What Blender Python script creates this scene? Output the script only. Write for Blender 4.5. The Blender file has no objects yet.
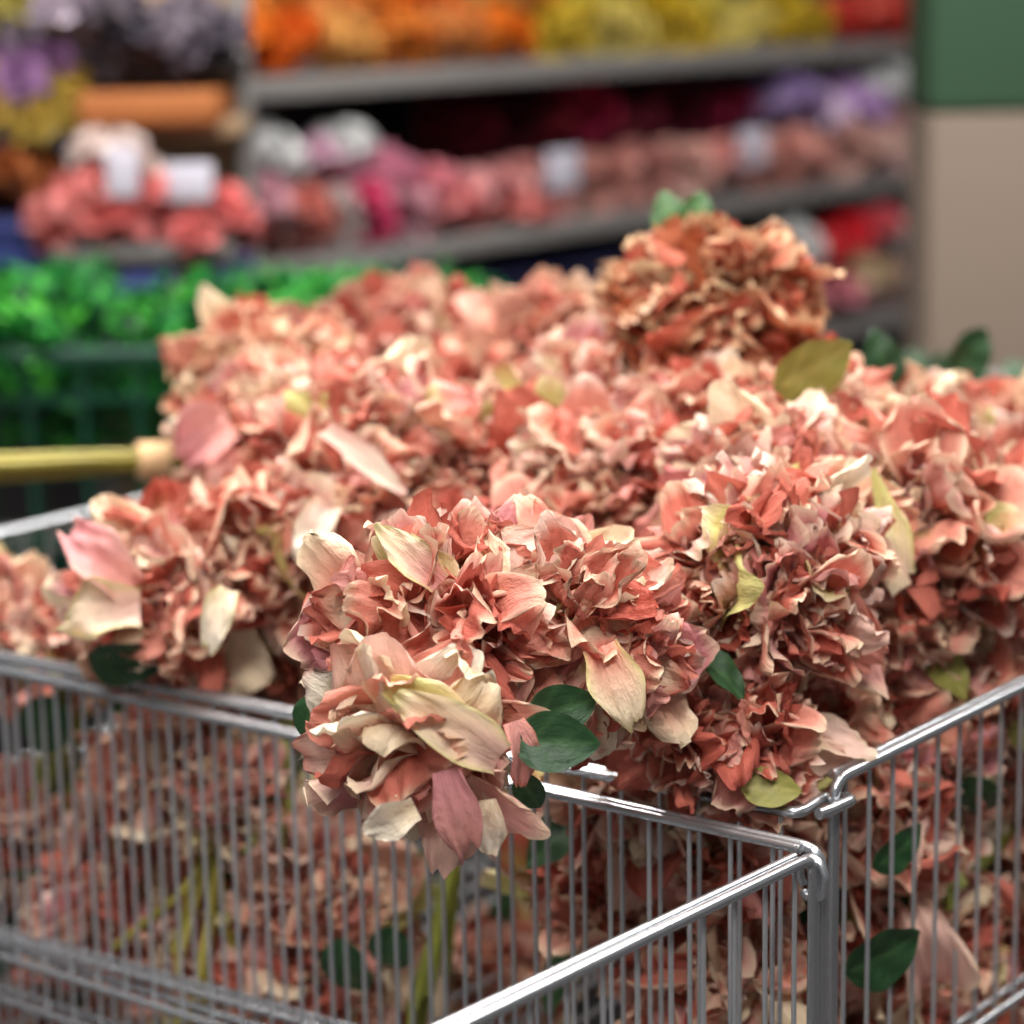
import bpy, math, random
import numpy as np
from mathutils import Vector, Matrix
PI = math.pi
rng = np.random.default_rng(7)
random.seed(7)
sc = bpy.context.scene
COL = sc.collection

# ------------------------------------------------------------------ camera
FPX = 2450.0
CAM = Vector((0, 0, 1.32))
PITCH, ROLL = math.radians(12.2), math.radians(1.1)
F = Vector((0, math.cos(PITCH), -math.sin(PITCH)))
R0 = Vector((1, 0, 0))
U0 = R0.cross(F)
RR = R0*math.cos(ROLL) - U0*math.sin(ROLL)
UU = U0*math.cos(ROLL) + R0*math.sin(ROLL)
def ray(px, py): return F*FPX + RR*(px-512) - UU*(py-512)
def at(px, py, Y):
    d = ray(px, py); return CAM + d*(Y/d.y)
def atz(px, py, z):
    d = ray(px, py); return CAM + d*((z-CAM.z)/d.z)
def atplane(px, py, p, n):
    d = ray(px, py); return CAM + d*((p-CAM).dot(n)/d.dot(n))

cam_d = bpy.data.cameras.new('camera'); cam = bpy.data.objects.new('camera', cam_d); COL.objects.link(cam)
cam_d.sensor_width = 36; cam_d.lens = 36*FPX/1024
cam_d.clip_start = .02; cam_d.clip_end = 60
m = Matrix((RR, UU, -F)).transposed().to_4x4(); m.translation = CAM
cam.matrix_world = m
cam_d.dof.use_dof = True
cam_d.dof.focus_distance = 1.18
cam_d.dof.aperture_fstop = 4.5
cam_d.dof.aperture_blades = 0
sc.camera = cam

# ------------------------------------------------------------------ helpers
def lin(c):
    def f(v):
        v /= 255.0
        return v/12.92 if v <= .04045 else ((v+.055)/1.055)**2.4
    return tuple(f(v) for v in c)
def lin4(c): return lin(c)+(1,)

def link(name, mesh, mat=None, parent=None, smooth=True):
    o = bpy.data.objects.new(name, mesh); COL.objects.link(o)
    if mat is not None and not mesh.materials: mesh.materials.append(mat)
    if parent is not None: o.parent = parent
    return o
def tag(o, label, cat, group=None, kind=None):
    o['label'] = label; o['category'] = cat
    if group: o['group'] = group
    if kind: o['kind'] = kind
    return o
def empty(name, loc, label, cat, group=None):
    o = bpy.data.objects.new(name, None); COL.objects.link(o); o.location = loc
    o.empty_display_size = .02
    return tag(o, label, cat, group)

class MB:
    """collects verts and faces"""
    def __init__(s): s.v = []; s.f = []
    def add(s, vs, fs):
        n = len(s.v); s.v += [tuple(p) for p in vs]; s.f += [tuple(i+n for i in f) for f in fs]
    def box(s, c, sx, sy, sz, ax=None, bev=0):
        """box centred at c with axis vectors ax"""
        c = Vector(c); ax = ax or (Vector((1,0,0)), Vector((0,1,0)), Vector((0,0,1)))
        h = (sx/2, sy/2, sz/2)
        b = bev
        if b <= 0:
            vs = [c+ax[0]*(i*h[0])+ax[1]*(j*h[1])+ax[2]*(k*h[2]) for i in (-1,1) for j in (-1,1) for k in (-1,1)]
            s.add(vs, [(0,1,3,2),(4,6,7,5),(0,4,5,1),(2,3,7,6),(0,2,6,4),(1,5,7,3)])
        else:   # chamfered by stacking rounded outlines
            prof = []
            for q in range(4):
                cx = (h[0]-b)*(1 if q in (0,3) else -1); cy = (h[1]-b)*(1 if q in (0,1) else -1)
                for t in range(4):
                    a = PI/2*q + PI/2*t/3
                    prof.append((cx, cy, math.cos(a), math.sin(a)))
            n = len(prof); rings = []
            for (zz, rr) in ((-h[2], 0), (-h[2]+b*.3, b*.7), (-h[2]+b, b), (h[2]-b, b), (h[2]-b*.3, b*.7), (h[2], 0)):
                rings.append([c+ax[0]*(p[0]+p[2]*rr)+ax[1]*(p[1]+p[3]*rr)+ax[2]*zz for p in prof])
            vs = [p for r in rings for p in r]; fs = []
            for k in range(len(rings)-1):
                for i in range(n):
                    j = (i+1) % n
                    fs.append((k*n+i, k*n+j, (k+1)*n+j, (k+1)*n+i))
            fs.append(tuple(reversed(range(n)))); fs.append(tuple(range((len(rings)-1)*n, len(rings)*n)))
            s.add(vs, fs)
    def tube(s, pts, r, seg=8, r2=None, cap=True):
        pts = [Vector(p) for p in pts]; n = len(pts)
        t0 = (pts[1]-pts[0]).normalized()
        up = Vector((0,0,1)) if abs(t0.z) < .9 else Vector((1,0,0))
        a = t0.cross(up).normalized()
        vs = []; fs = []
        for i, p in enumerate(pts):
            t = (pts[min(i+1,n-1)]-pts[max(i-1,0)]).normalized()
            a = (a - t*a.dot(t)).normalized(); b = t.cross(a)
            rr = r if r2 is None else r+(r2-r)*i/(n-1)
            for k in range(seg):
                w = 2*PI*k/seg
                vs.append(p + a*(math.cos(w)*rr) + b*(math.sin(w)*rr))
        for i in range(n-1):
            for k in range(seg):
                j = (k+1) % seg
                fs.append((i*seg+k, i*seg+j, (i+1)*seg+j, (i+1)*seg+k))
        if cap:
            fs.append(tuple(reversed(range(seg)))); fs.append(tuple(range((n-1)*seg, n*seg)))
        s.add(vs, fs)
    def mesh(s, name, smooth=True):
        me = bpy.data.meshes.new(name); me.from_pydata(s.v, [], s.f)
        if smooth:
            me.polygons.foreach_set('use_smooth', [True]*len(me.polygons))
            try: me.set_sharp_from_angle(angle=math.radians(50))
            except Exception: pass
        me.update(); return me
    def build(s, name, mat, parent=None, smooth=True):
        return link(name, s.mesh(name, smooth), mat, parent)

def fillet(pts, r, n=5):
    """round the corners of a polyline"""
    pts = [Vector(p) for p in pts]; out = [pts[0]]
    for i in range(1, len(pts)-1):
        p = pts[i]; a = pts[i-1]-p; b = pts[i+1]-p
        d = min(r, a.length*.49, b.length*.49)
        A = p+a.normalized()*d; B = p+b.normalized()*d
        for k in range(n+1):
            t = k/n
            out.append(A*(1-t)**2 + p*(2*t*(1-t)) + B*t*t)
    out.append(pts[-1]); return out

# ------------------------------------------------------------------ materials
def newmat(name):
    mt = bpy.data.materials.new(name); mt.use_nodes = True
    nt = mt.node_tree; b = nt.nodes['Principled BSDF']
    return mt, nt, b
def N(nt, t, **kw):
    n = nt.nodes.new(t)
    for k, v in kw.items():
        if k in n.inputs.keys(): n.inputs[k].default_value = v
        else: setattr(n, k, v)
    return n
def simple(name, col, rough=.6, metal=0, noise=0, nscale=40, bump=0, spec=.5):
    mt, nt, b = newmat(name)
    b.inputs['Base Color'].default_value = lin4(col); b.inputs['Roughness'].default_value = rough
    b.inputs['Metallic'].default_value = metal; b.inputs['Specular IOR Level'].default_value = spec
    if noise or bump:
        tc = N(nt, 'ShaderNodeTexCoord'); nz = N(nt, 'ShaderNodeTexNoise', Scale=nscale, Detail=4.0)
        nt.links.new(tc.outputs['Object'], nz.inputs['Vector'])
        if noise:
            hs = N(nt, 'ShaderNodeMix', data_type='RGBA', blend_type='MULTIPLY')
            hs.inputs[0].default_value = 1
            hs.inputs[6].default_value = lin4(col)
            mr = N(nt, 'ShaderNodeMapRange'); mr.inputs['To Min'].default_value = 1-noise; mr.inputs['To Max'].default_value = 1+noise
            nt.links.new(nz.outputs['Fac'], mr.inputs['Value']); nt.links.new(mr.outputs[0], hs.inputs[7])
            nt.links.new(hs.outputs[2], b.inputs['Base Color'])
        if bump:
            bp = N(nt, 'ShaderNodeBump', Strength=bump, Distance=.002)
            nt.links.new(nz.outputs['Fac'], bp.inputs['Height']); nt.links.new(bp.outputs[0], b.inputs['Normal'])
    return mt

def sheet_mat(name, transl=.25, rough=.62, tint=True, bump=.35, vein=14.0, spec=.25, varamp=.16):
    """petals and leaves: colour from the 'tone' attribute, veins along the petal, a little light shining through"""
    mt, nt, b = newmat(name); L = nt.links.new
    a = N(nt, 'ShaderNodeAttribute', attribute_name='tone'); uv = N(nt, 'ShaderNodeAttribute', attribute_name='spot')
    sep = N(nt, 'ShaderNodeSeparateColor'); L(uv.outputs['Color'], sep.inputs[0])
    def mth(op, x, y):
        q = N(nt, 'ShaderNodeMath', operation=op)
        for i, w in enumerate((x, y)):
            if isinstance(w, (int, float)): q.inputs[i].default_value = w
            else: L(w, q.inputs[i])
        return q.outputs[0]
    cb = N(nt, 'ShaderNodeCombineXYZ')
    L(mth('MULTIPLY', sep.outputs[0], 2.2), cb.inputs[0]); L(mth('MULTIPLY', sep.outputs[1], vein), cb.inputs[1]); L(mth('MULTIPLY', sep.outputs[2], 90.0), cb.inputs[2])
    vn = N(nt, 'ShaderNodeTexNoise', Scale=1.0, Detail=3.0, Roughness=.6); L(cb.outputs[0], vn.inputs['Vector'])
    cb2 = N(nt, 'ShaderNodeCombineXYZ')
    L(mth('MULTIPLY', sep.outputs[0], 5.0), cb2.inputs[0]); L(mth('MULTIPLY', sep.outputs[1], 5.0), cb2.inputs[1]); L(mth('MULTIPLY', sep.outputs[2], 70.0), cb2.inputs[2])
    bl = N(nt, 'ShaderNodeTexNoise', Scale=1.0, Detail=4.0, Roughness=.65); L(cb2.outputs[0], bl.inputs['Vector'])
    s = mth('ADD', mth('MULTIPLY', vn.outputs['Fac'], varamp*2), mth('ADD', mth('MULTIPLY', bl.outputs['Fac'], varamp*2), 1-2*varamp))
    mx = N(nt, 'ShaderNodeMix', data_type='RGBA', blend_type='MULTIPLY'); mx.inputs[0].default_value = 1
    L(a.outputs['Color'], mx.inputs[6]); L(s, mx.inputs[7])
    col = mx.outputs[2]
    if tint:
        oi = N(nt, 'ShaderNodeObjectInfo')
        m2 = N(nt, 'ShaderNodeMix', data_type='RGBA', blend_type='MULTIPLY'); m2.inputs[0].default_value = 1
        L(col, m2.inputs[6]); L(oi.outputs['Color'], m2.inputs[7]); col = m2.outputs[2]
    L(col, b.inputs['Base Color'])
    b.inputs['Roughness'].default_value = rough; b.inputs['Specular IOR Level'].default_value = spec
    if bump:
        bp = N(nt, 'ShaderNodeBump', Strength=bump, Distance=.002)
        cb3 = N(nt, 'ShaderNodeCombineXYZ')
        L(mth('MULTIPLY', sep.outputs[0], 13.0), cb3.inputs[0]); L(mth('MULTIPLY', sep.outputs[1], 15.0), cb3.inputs[1]); L(mth('MULTIPLY', sep.outputs[2], 50.0), cb3.inputs[2])
        fi = N(nt, 'ShaderNodeTexNoise', Scale=1.0, Detail=3.0, Roughness=.6, Distortion=.6); L(cb3.outputs[0], fi.inputs['Vector'])
        L(mth('ADD', mth('MULTIPLY', vn.outputs['Fac'], .8), mth('ADD', mth('MULTIPLY', bl.outputs['Fac'], 1.4), mth('MULTIPLY', fi.outputs['Fac'], .55))), bp.inputs['Height']); L(bp.outputs[0], b.inputs['Normal'])
    if transl:
        tr = N(nt, 'ShaderNodeBsdfTranslucent'); L(col, tr.inputs['Color'])
        ms = N(nt, 'ShaderNodeMixShader'); ms.inputs[0].default_value = transl
        L(b.outputs[0], ms.inputs[1]); L(tr.outputs[0], ms.inputs[2])
        L(ms.outputs[0], nt.nodes['Material Output'].inputs['Surface'])
    return mt

PETAL = sheet_mat('silk_petal', .24, bump=.85)
LEAF = sheet_mat('green_leaf', .12, .45, True, .25, 9.0, .4, .10)
DISPLAY = sheet_mat('display_petal', .2)
STEM = simple('green_stem', (118,122,40), .55, noise=.25, nscale=60)
STEMY = simple('yellow_stem', (150,138,54), .5, noise=.25, nscale=30)
TAPE = simple('floral_tape', (226,184,138), .8, noise=.1)
STEEL = simple('zinc_steel', (188,190,194), .24, .88, noise=.08, nscale=90)
STEELD = simple('worn_steel', (196,198,202), .3, .7, noise=.10, nscale=70)
GREENP = simple('green_plastic', (10,58,42), .45)
GREYM = simple('grey_enamel', (122,118,116), .45, noise=.05, nscale=5)
GREYD = simple('dark_back_panel', (46,40,42), .8)
NAVY = simple('navy_plastic', (24,24,62), .5)
BLUE = simple('blue_plastic', (40,54,120), .5)
CARD = simple('white_card', (196,190,204), .6)
ORANGEB = simple('orange_cardboard', (160,92,42), .7, noise=.1, nscale=8)
WOOD = simple('pale_wood', (168,140,108), .6, noise=.12, nscale=6)
BEIGE = simple('beige_paint', (112,97,85), .75, noise=.03, nscale=4)
GREENW = simple('green_paint', (54,84,60), .7, noise=.03, nscale=4)
FLOORM = simple('grey_floor', (60,56,55), .5, noise=.06, nscale=3)
WALLM = simple('store_wall', (70,66,66), .8, noise=.05, nscale=2)

# ------------------------------------------------------------------ petals, flower heads, leaves
C_ = {k: np.array(lin(v)) for k, v in dict(deep=(192,98,82), coral=(210,120,102), salmon=(222,146,128), pink=(226,160,150),
      rose=(214,144,146), pale=(236,196,180), cream=(242,220,188), white=(246,233,214), lime=(206,198,128), rust=(178,100,70)).items()}
def set_attrs(me, tone, spot):
    a = me.attributes.new('tone', 'FLOAT_COLOR', 'POINT')
    a.data.foreach_set('color', np.concatenate([tone, np.ones((len(tone),1))], 1).astype(np.float32).ravel())
    a = me.attributes.new('spot', 'FLOAT_COLOR', 'POINT')
    a.data.foreach_set('color', np.concatenate([spot, np.ones((len(spot),1))], 1).astype(np.float32).ravel())
def grid_faces(nu, nv, off):
    f = []
    for i in range(nu-1):
        for j in range(nv-1):
            a = off+i*nv+j; f.append((a, a+1, a+nv+1, a+nv))
    return f

def petal_sheet(L, W, a0, curl, cup, ruffle, crink, nu, nv, hook=0.0, notch=.06, narrow=.35):
    """one petal in its own frame: x outward (radial), y across, z along the head's axis"""
    u = np.linspace(0, 1, nu)[:,None]*np.ones((1,nv)); v = np.ones((nu,1))*np.linspace(-1, 1, nv)[None,:]
    # ragged length across the width
    ph = rng.uniform(0, 6.28, 6)
    rag = 1 - .30*np.abs(v)**2.6 + notch*np.sin(2.6*v+ph[0]) + notch*.45*np.sin(6*v+ph[1])
    t = u*rag
    uu = np.clip(u, 0, 1)
    g_ = np.clip(uu/.66, 0, 1); g_ = g_*g_*(3-2*g_)
    prof = narrow + (1-narrow)*g_ - .30*np.clip((uu-.7)/.3, 0, 1)**2
    w = W*.5*prof*(1+.05*np.sin(9*u+ph[2]))
    # midrib curve
    al = a0 + curl*t + hook*np.clip(t-.62, 0, 1)**2*6
    # integrate along u for each column
    du = np.diff(t, axis=0, prepend=0)
    x = np.cumsum(np.sin(al)*du, 0)*L; z = np.cumsum(np.cos(al)*du, 0)*L
    y = v*w
    nx, nz = -np.cos(al), np.sin(al)     # side facing the axis
    d = cup*W*(v**2)*np.sin(PI*np.clip(u*.85+.1, 0, 1))
    d = d + ruffle*W*np.sin(v*rng.uniform(3.5,6)+ph[3]+u*2)*u**2.2*np.abs(v)**.6
    d = d + ruffle*.6*W*np.sin(v*rng.uniform(8,12)+ph[4]+u*3)*u**3
    for k in range(4):
        kx, ky = rng.normal(0, 7), rng.normal(0, 5)
        d = d + crink*W*np.sin(kx*u+ky*v+rng.uniform(0,6.28))*(.25+.75*u)*.5
    for k in range(3):
        kx, ky = rng.normal(0, 16), rng.normal(0, 12)
        d = d + crink*.28*W*np.sin(kx*u+ky*v+rng.uniform(0,6.28))*(.3+.7*u)
    y = y*(1-.10*np.abs(cup)*3*u)
    return np.stack([x+nx*d, y, z+nz*d], -1), u, v

def petal_tone(u, v, fr, style):
    """the dyed cloth: deep at the foot, pale at the lip, each petal its own mix"""
    r = rng.random()
    w = lambda *p: rng.choice(len(p), p=np.array(p)/sum(p))
    inner = ['deep','coral','coral','salmon','salmon','pink']; mid = ['coral','coral','salmon','salmon','pink','pink','rose','pale','cream']; outer = ['salmon','salmon','pink','pink','rose','pale','pale','cream','cream','lime']
    if style == 'coral': inner = ['deep','deep','coral','coral','salmon']; mid = ['deep','coral','coral','salmon','salmon','pink','pale']; outer = ['coral','salmon','pink','pale','cream','lime']
    if style == 'pale': inner = ['coral','salmon','pink','pale']; mid = ['salmon','pink','pale','pale','cream','cream','rose']; outer = ['pale','pale','cream','cream','white','lime','rose']
    if style == 'rust': inner = ['rust','deep','coral','rust']; mid = ['rust','coral','salmon','deep','cream']; outer = ['rust','coral','salmon','cream','lime']
    pool = inner if fr < .33 else (mid if fr < .72 else outer)
    tip = C_[pool[rng.integers(len(pool))]]
    base = C_[['deep','coral','salmon','coral'][rng.integers(4)]] if rng.random() < .72 else C_['cream']
    if rng.random() < .35: base = tip*.5+base*.5
    lo = rng.uniform(.05,.45); g = np.clip((u-lo)/rng.uniform(.3,.6), 0, 1)[...,None]
    c = base*(1-g)+tip*g
    rim = np.clip(np.maximum(np.abs(v)**7, np.clip((u-.84)/.16, 0, 1)), 0, 1)[...,None]
    q = rng.random()
    rimc = C_['cream'] if q < .5 else (C_['white'] if q < .62 else (C_['deep']*.8 if q < .78 else tip))
    c = c*(1-rim*.75)+rimc*rim*.75
    if rng.random() < .14:
        gsp = (np.exp(-((u-rng.uniform(.1,.6))/.22)**2 - ((v-rng.uniform(-.7,.7))/.4)**2)*.7)[...,None]
        c = c*(1-gsp)+C_['lime']*gsp
    return c*rng.uniform(.9,1.06)

def head_mesh(name, n=60, R=.05, style='mix', nu=13, nv=15, open_=1.0, mess=1.0, wide=1.0):
    V = []; T = []; S = []; Fc = []; off = 0
    for i in range(n):
        fr = (i+.5)/n
        th = open_*(.12 + 1.80*fr**.75) + rng.normal(0, .24)*mess     # lean from the axis
        phi = i*2.399963 + rng.normal(0, .35)*mess
        L = R*(.86+.30*fr+rng.normal(0,.09)); W = L*rng.uniform(.52,.86)*wide
        if rng.random() < .62: curl = rng.uniform(-1.7,-.7)      # cupped in over the bloom
        else: curl = rng.uniform(-.1,1.0)                        # laid open
        if fr < .3: cup = rng.uniform(.1,.45); ruf = rng.uniform(.08,.18)
        elif fr < .72: cup = rng.uniform(.0,.3); ruf = rng.uniform(.05,.13)
        else: cup = rng.uniform(-.05,.25); ruf = rng.uniform(.03,.10)
        hook = rng.choice([0,0,0,1.2,-1.2,2.2])*rng.uniform(.4,1)
        P, u, v = petal_sheet(L, W, th-curl*.55, curl, cup, ruf, rng.uniform(.03,.07)*mess, nu, nv, hook, rng.uniform(.01,.06))
        # twist around own stalk and roll
        tw = rng.normal(0, .42)*mess
        x, y, z = P[...,0], P[...,1], P[...,2]
        ca, sa = math.sin(th), math.cos(th)
        # rotate about petal's mean direction (ca,0,sa)
        k = np.array([ca,0,sa]); Pk = P
        cr = np.cross(np.broadcast_to(k, Pk.shape), Pk); dt = (Pk@k)[...,None]*k
        Pk = Pk*math.cos(tw)+cr*math.sin(tw)+dt*(1-math.cos(tw))
        b = np.array([math.sin(th),0,math.cos(th)])*R*.06*rng.random() + np.array([0,0,-R*.28*fr]) + rng.normal(0, .10, 3)*R*mess
        Pk = Pk + b
        c, s = math.cos(phi), math.sin(phi)
        Q = np.stack([Pk[...,0]*c-Pk[...,1]*s, Pk[...,0]*s+Pk[...,1]*c, Pk[...,2]-R*.25], -1)
        V.append(Q.reshape(-1,3)); T.append(petal_tone(u, v, fr, style).reshape(-1,3))
        S.append(np.stack([u, v*.5+.5, np.full_like(u, rng.random())], -1).reshape(-1,3))
        Fc += grid_faces(nu, nv, off); off += nu*nv
    me = bpy.data.meshes.new(name); me.from_pydata(np.concatenate(V).tolist(), [], Fc)
    me.polygons.foreach_set('use_smooth', [True]*len(me.polygons))
    set_attrs(me, np.concatenate(T), np.concatenate(S)); me.materials.append(PETAL); me.update()
    return me

def leaf_mesh(name, L=.05, W=.03, cols=((30,72,34),(52,96,44)), fold=.25, bend=.5, nu=12, nv=9):
    u = np.linspace(0,1,nu)[:,None]*np.ones((1,nv)); v = np.ones((nu,1))*np.linspace(-1,1,nv)[None,:]
    w = W*.5*np.sin(PI*np.clip(u**.8,0,1))**.75+ .0006
    al = bend*u
    x = np.cumsum(np.cos(al),0)*L/nu; z = np.cumsum(np.sin(al),0)*L/nu*-1
    d = fold*w*np.abs(v) + .03*W*np.sin(14*u+3*v)
    P = np.stack([x, v*w, z+d], -1).reshape(-1,3)
    c0, c1 = np.array(lin(cols[0])), np.array(lin(cols[1]))
    k = np.clip(np.abs(np.sin((u*9-np.abs(v)*3)*1.0))**12*.6 + np.exp(-(v/.07)**2)*.8, 0, 1)[...,None]
    T = (c0*(1-k)+c1*k).reshape(-1,3)
    S = np.stack([u, v*.5+.5, np.full_like(u, rng.random())], -1).reshape(-1,3)
    me = bpy.data.meshes.new(name); me.from_pydata(P.tolist(), [], grid_faces(nu, nv, 0))
    me.polygons.foreach_set('use_smooth', [True]*len(me.polygons))
    set_attrs(me, T, S); me.materials.append(LEAF); me.update(); return me

HEADS = {
 'mix': [head_mesh('flower_head', 58, .05, 'mix', open_=o) for o in (1.0, .92, 1.08, 1.0)],
 'coral': [head_mesh('flower_head', 58, .05, 'coral', open_=o) for o in (1.05, .95)],
 'pale': [head_mesh('flower_head', 58, .05, 'pale', open_=o) for o in (1.0, .9, 1.05)],
 'loose': [head_mesh('flower_head', 26, .052, st, mess=1.25, wide=1.25, open_=1.05) for st in ('mix','pale','coral')],
 'rust': [head_mesh('flower_head', 58, .05, 'rust', open_=o, mess=1.3) for o in (1.0, 1.1)],
}
LEAVES = [leaf_mesh('leaf', .055, .034, ((34,64,36),(60,92,54))), leaf_mesh('leaf', .05, .026, ((40,76,44),(66,104,60)), .15, .8), leaf_mesh('leaf', .05, .03, ((134,130,62),(166,158,90)), .2, .6)]

def orient(zdir, spin=0.0):
    z = Vector(zdir).normalized()
    return z.to_track_quat('Z', 'Y').to_matrix().to_4x4() @ Matrix.Rotation(spin, 4, 'Z')

GROUP = 'pink silk peony bouquets heaped in the wire basket'
n_used = [0]
def add_head(root, P, zdir, r, style, tint=None):
    me = HEADS[style][n_used[0] % len(HEADS[style])]; n_used[0] += 1
    o = link('flower_head', me, None, root)
    s = r/.05
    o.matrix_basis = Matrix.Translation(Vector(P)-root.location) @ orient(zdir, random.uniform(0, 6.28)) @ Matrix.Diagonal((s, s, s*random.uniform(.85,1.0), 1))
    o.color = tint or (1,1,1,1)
    return o
def add_leaf(root, P, d, spin, k=0, s=1.0, up=None):
    o = link('leaf', LEAVES[k], None, root)
    d = Vector(d).normalized()
    upv = Vector(up) if up else Vector((0,0,1))
    y = upv.cross(d)
    if y.length < .05: y = Vector((0,1,0)).cross(d)
    y.normalize(); z = d.cross(y)
    M = Matrix((d, y, z)).transposed().to_4x4() @ Matrix.Rotation(spin, 4, 'X')
    o.matrix_local = Matrix.Translation(Vector(P)-root.location) @ M @ Matrix.Diagonal((s,s,s,1))
    return o
def add_stem(root, pts, r=.0028, mat=None):
    b = MB(); pts = [Vector(p)-root.location for p in pts]
    P = []
    for i in range(len(pts)-1):
        for k in range(4): P.append(pts[i].lerp(pts[i+1], k/4))
    P.append(pts[-1]); b.tube(P, r, 7)
    return b.build('stem', mat or STEM, root)

def bouquet(label, P, face, R=.078, n=6, hr=.046, style='mix', stem=.22, tint=None, leaves=2, stemdir=None, mixed=True, loose=.4):
    """heads on a dome round P; the dome faces `face`, the stalk runs the other way"""
    P = Vector(P); f = Vector(face).normalized()
    root = empty('peony_bouquet', P, label, 'bouquet', GROUP)
    M = orient(f, random.uniform(0, 6.28)).to_3x3()
    n = max(4, n-2); hr = hr*1.26; ring = R-hr*.75
    for i in range(n):
        if i == 0: d = M @ Vector((0,0,1))
        else:
            a = 2*PI*i/(n-1)+random.uniform(-.25,.25); t = random.uniform(.95,1.3)
            d = M @ Vector((math.sin(t)*math.cos(a), math.sin(t)*math.sin(a), math.cos(t)))
        st = style
        if mixed and random.random() < loose: st = 'loose'
        elif mixed and random.random() < .4: st = random.choice(['mix','pale','coral'])
        add_head(root, P+d*ring*random.uniform(.9,1.1), (d+Vector((random.uniform(-.3,.3),random.uniform(-.3,.3),random.uniform(-.2,.3)))), hr*random.uniform(.88,1.12), st, tint)
    for i in range(leaves):
        a = random.uniform(0, 6.28); d = M @ Vector((math.cos(a), math.sin(a), random.uniform(-.3,.2)))
        add_leaf(root, P+d*R*.55, d, random.uniform(-.6,.6), random.choice([0,0,1,2]), random.uniform(.8,1.2))
    sd = Vector(stemdir).normalized() if stemdir else -f
    if stem: add_stem(root, [P, P+sd*stem*.5-f*.02, P+sd*stem], .0035)
    return root

# ------------------------------------------------------------------ the wire baskets
ZR = .92
KA = atz(834, 781, ZR); RA = atz(1024, 686, ZR); ZF = .909; KF = atz(806, 815, ZF); LA = atz(0, 658, ZF)
d2 = (RA-KA).normalized(); d1 = (LA-KF).normalized()
ZB = .903
KB = atz(822, 850, ZB); LB = atz(0, 668, ZB); NB = atz(455, 1027, ZB)
e1 = (LB-KB).normalized(); e3 = (NB-KB).normalized()
WA, DA, HB = .86, .72, .655
UP = Vector((0,0,1))
def panel(root, p0, d, length, ztop, zbot, inward, posts=True, spacing=.0245, off=.012, mids=(.188,), second=True, rr=.0031, wr=.00135, bar_shift=0.0, near_post=True):
    """a bent rod with a second rod welded inside it, upright wires between, cross rods lower down"""
    q = p0+d*length
    fr = MB()
    fr.tube(fillet(([Vector((p0.x,p0.y,zbot))] if near_post else [])+[p0, q, Vector((q.x,q.y,zbot))], .012, 6), rr, 10)
    fr.build('rail_frame', STEEL, root)
    if second:
        s = MB(); o = inward*(rr*1.9)+UP*(rr*.15)
        s.tube([p0+d*.008+o, p0+d*length*.5+o, q-d*.008+o], rr*.85, 9); s.build('inner_rail', STEEL, root)
    w = MB(); k = off+bar_shift
    while k < length-.006:
        b = p0+d*k+inward*(rr*.9)
        w.tube([b-UP*.001, Vector((b.x,b.y,zbot))], wr, 7); k += spacing
    w.build('wire_grille', STEELD, root)
    for mz in mids:
        g = MB(); o = -UP*mz
        g.tube([p0+o-inward*.004, q+o-inward*.004], rr*.85, 9)
        g.tube([p0+o+inward*.0075-UP*.001, q+o+inward*.0075-UP*.001], rr*.8, 9)
        g.build('cross_rail', STEEL, root)
def floor_grid(root, p, a, la, b, lb, z):
    g = MB(); k = .02
    while k < la:
        s = p+a*k; g.tube([Vector((s.x,s.y,z)), Vector((s.x+b.x*lb,s.y+b.y*lb,z))], .0018, 6); k += .03
    k = .05
    while k < lb:
        s = p+b*k; g.tube([Vector((s.x,s.y,z-.004)), Vector((s.x+a.x*la,s.y+a.y*la,z-.004))], .0025, 6); k += .12
    g.build('bottom_grille', STEELD, root)
def legs(root, pts):
    for p in pts:
        l = MB(); l.tube([Vector((p.x,p.y,.0)), Vector((p.x,p.y,HB+.02))], .007, 10)
        l.tube([Vector((p.x,p.y,.0)), Vector((p.x,p.y,.012))], .013, 12)
        l.build('leg', STEEL, root)

A = empty('wire_basket', (KA.x, KA.y, 0), 'steel wire basket behind, heaped full of pink peony bouquets', 'basket')
A0 = bpy.data.objects['wire_basket']
def under(root):      # parts are written in world space; put the thing's base under them
    bpy.context.view_layer.update()
    inv = Matrix.Translation(-root.location)
    for c in root.children: c.matrix_local = inv @ c.matrix_local
panel(A, KA, d2, DA, ZR, HB, d1, mids=(.188,), off=.016)
panel(A, KF+d1*.012, d1, WA-.012, ZF, HB, d2, off=.004, spacing=.0238, near_post=False)
QA = KF+d1*WA
panel(A, QA, d2, DA, ZR, HB, -d1, mids=(.188,))
PB_ = KF+d2*DA+d1*.01
panel(A, PB_, d1, WA-.02, ZR, HB, -d2, mids=(.188,))
# the front panel's rod runs on past the corner and hooks round the side panel's post
hk = MB()
k0 = KF+d1*.06; k1 = KF+d1*.004; post = KA
post = Vector((KA.x,KA.y,KF.z)); dirh = (post-k1).normalized(); side = dirh.cross(UP)
e = post+dirh*.009
hk.tube(fillet([k0, k1, post-side*.0075, e-side*.004, e+side*.005, post+side*.0075-dirh*.012, post+side*.0075-dirh*.020], .006, 5), .0031, 10)
hk.build('corner_hook', STEEL, A)
floor_grid(A, KF, d1, WA, d2, DA, HB)
legs(A, [KF+d1*.02+d2*.01, KF+d1*(WA-.02)+d2*.01, KA+d2*(DA-.02)+d1*.02, KF+d1*(WA-.02)+d2*(DA-.02)])
under(A)

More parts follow.
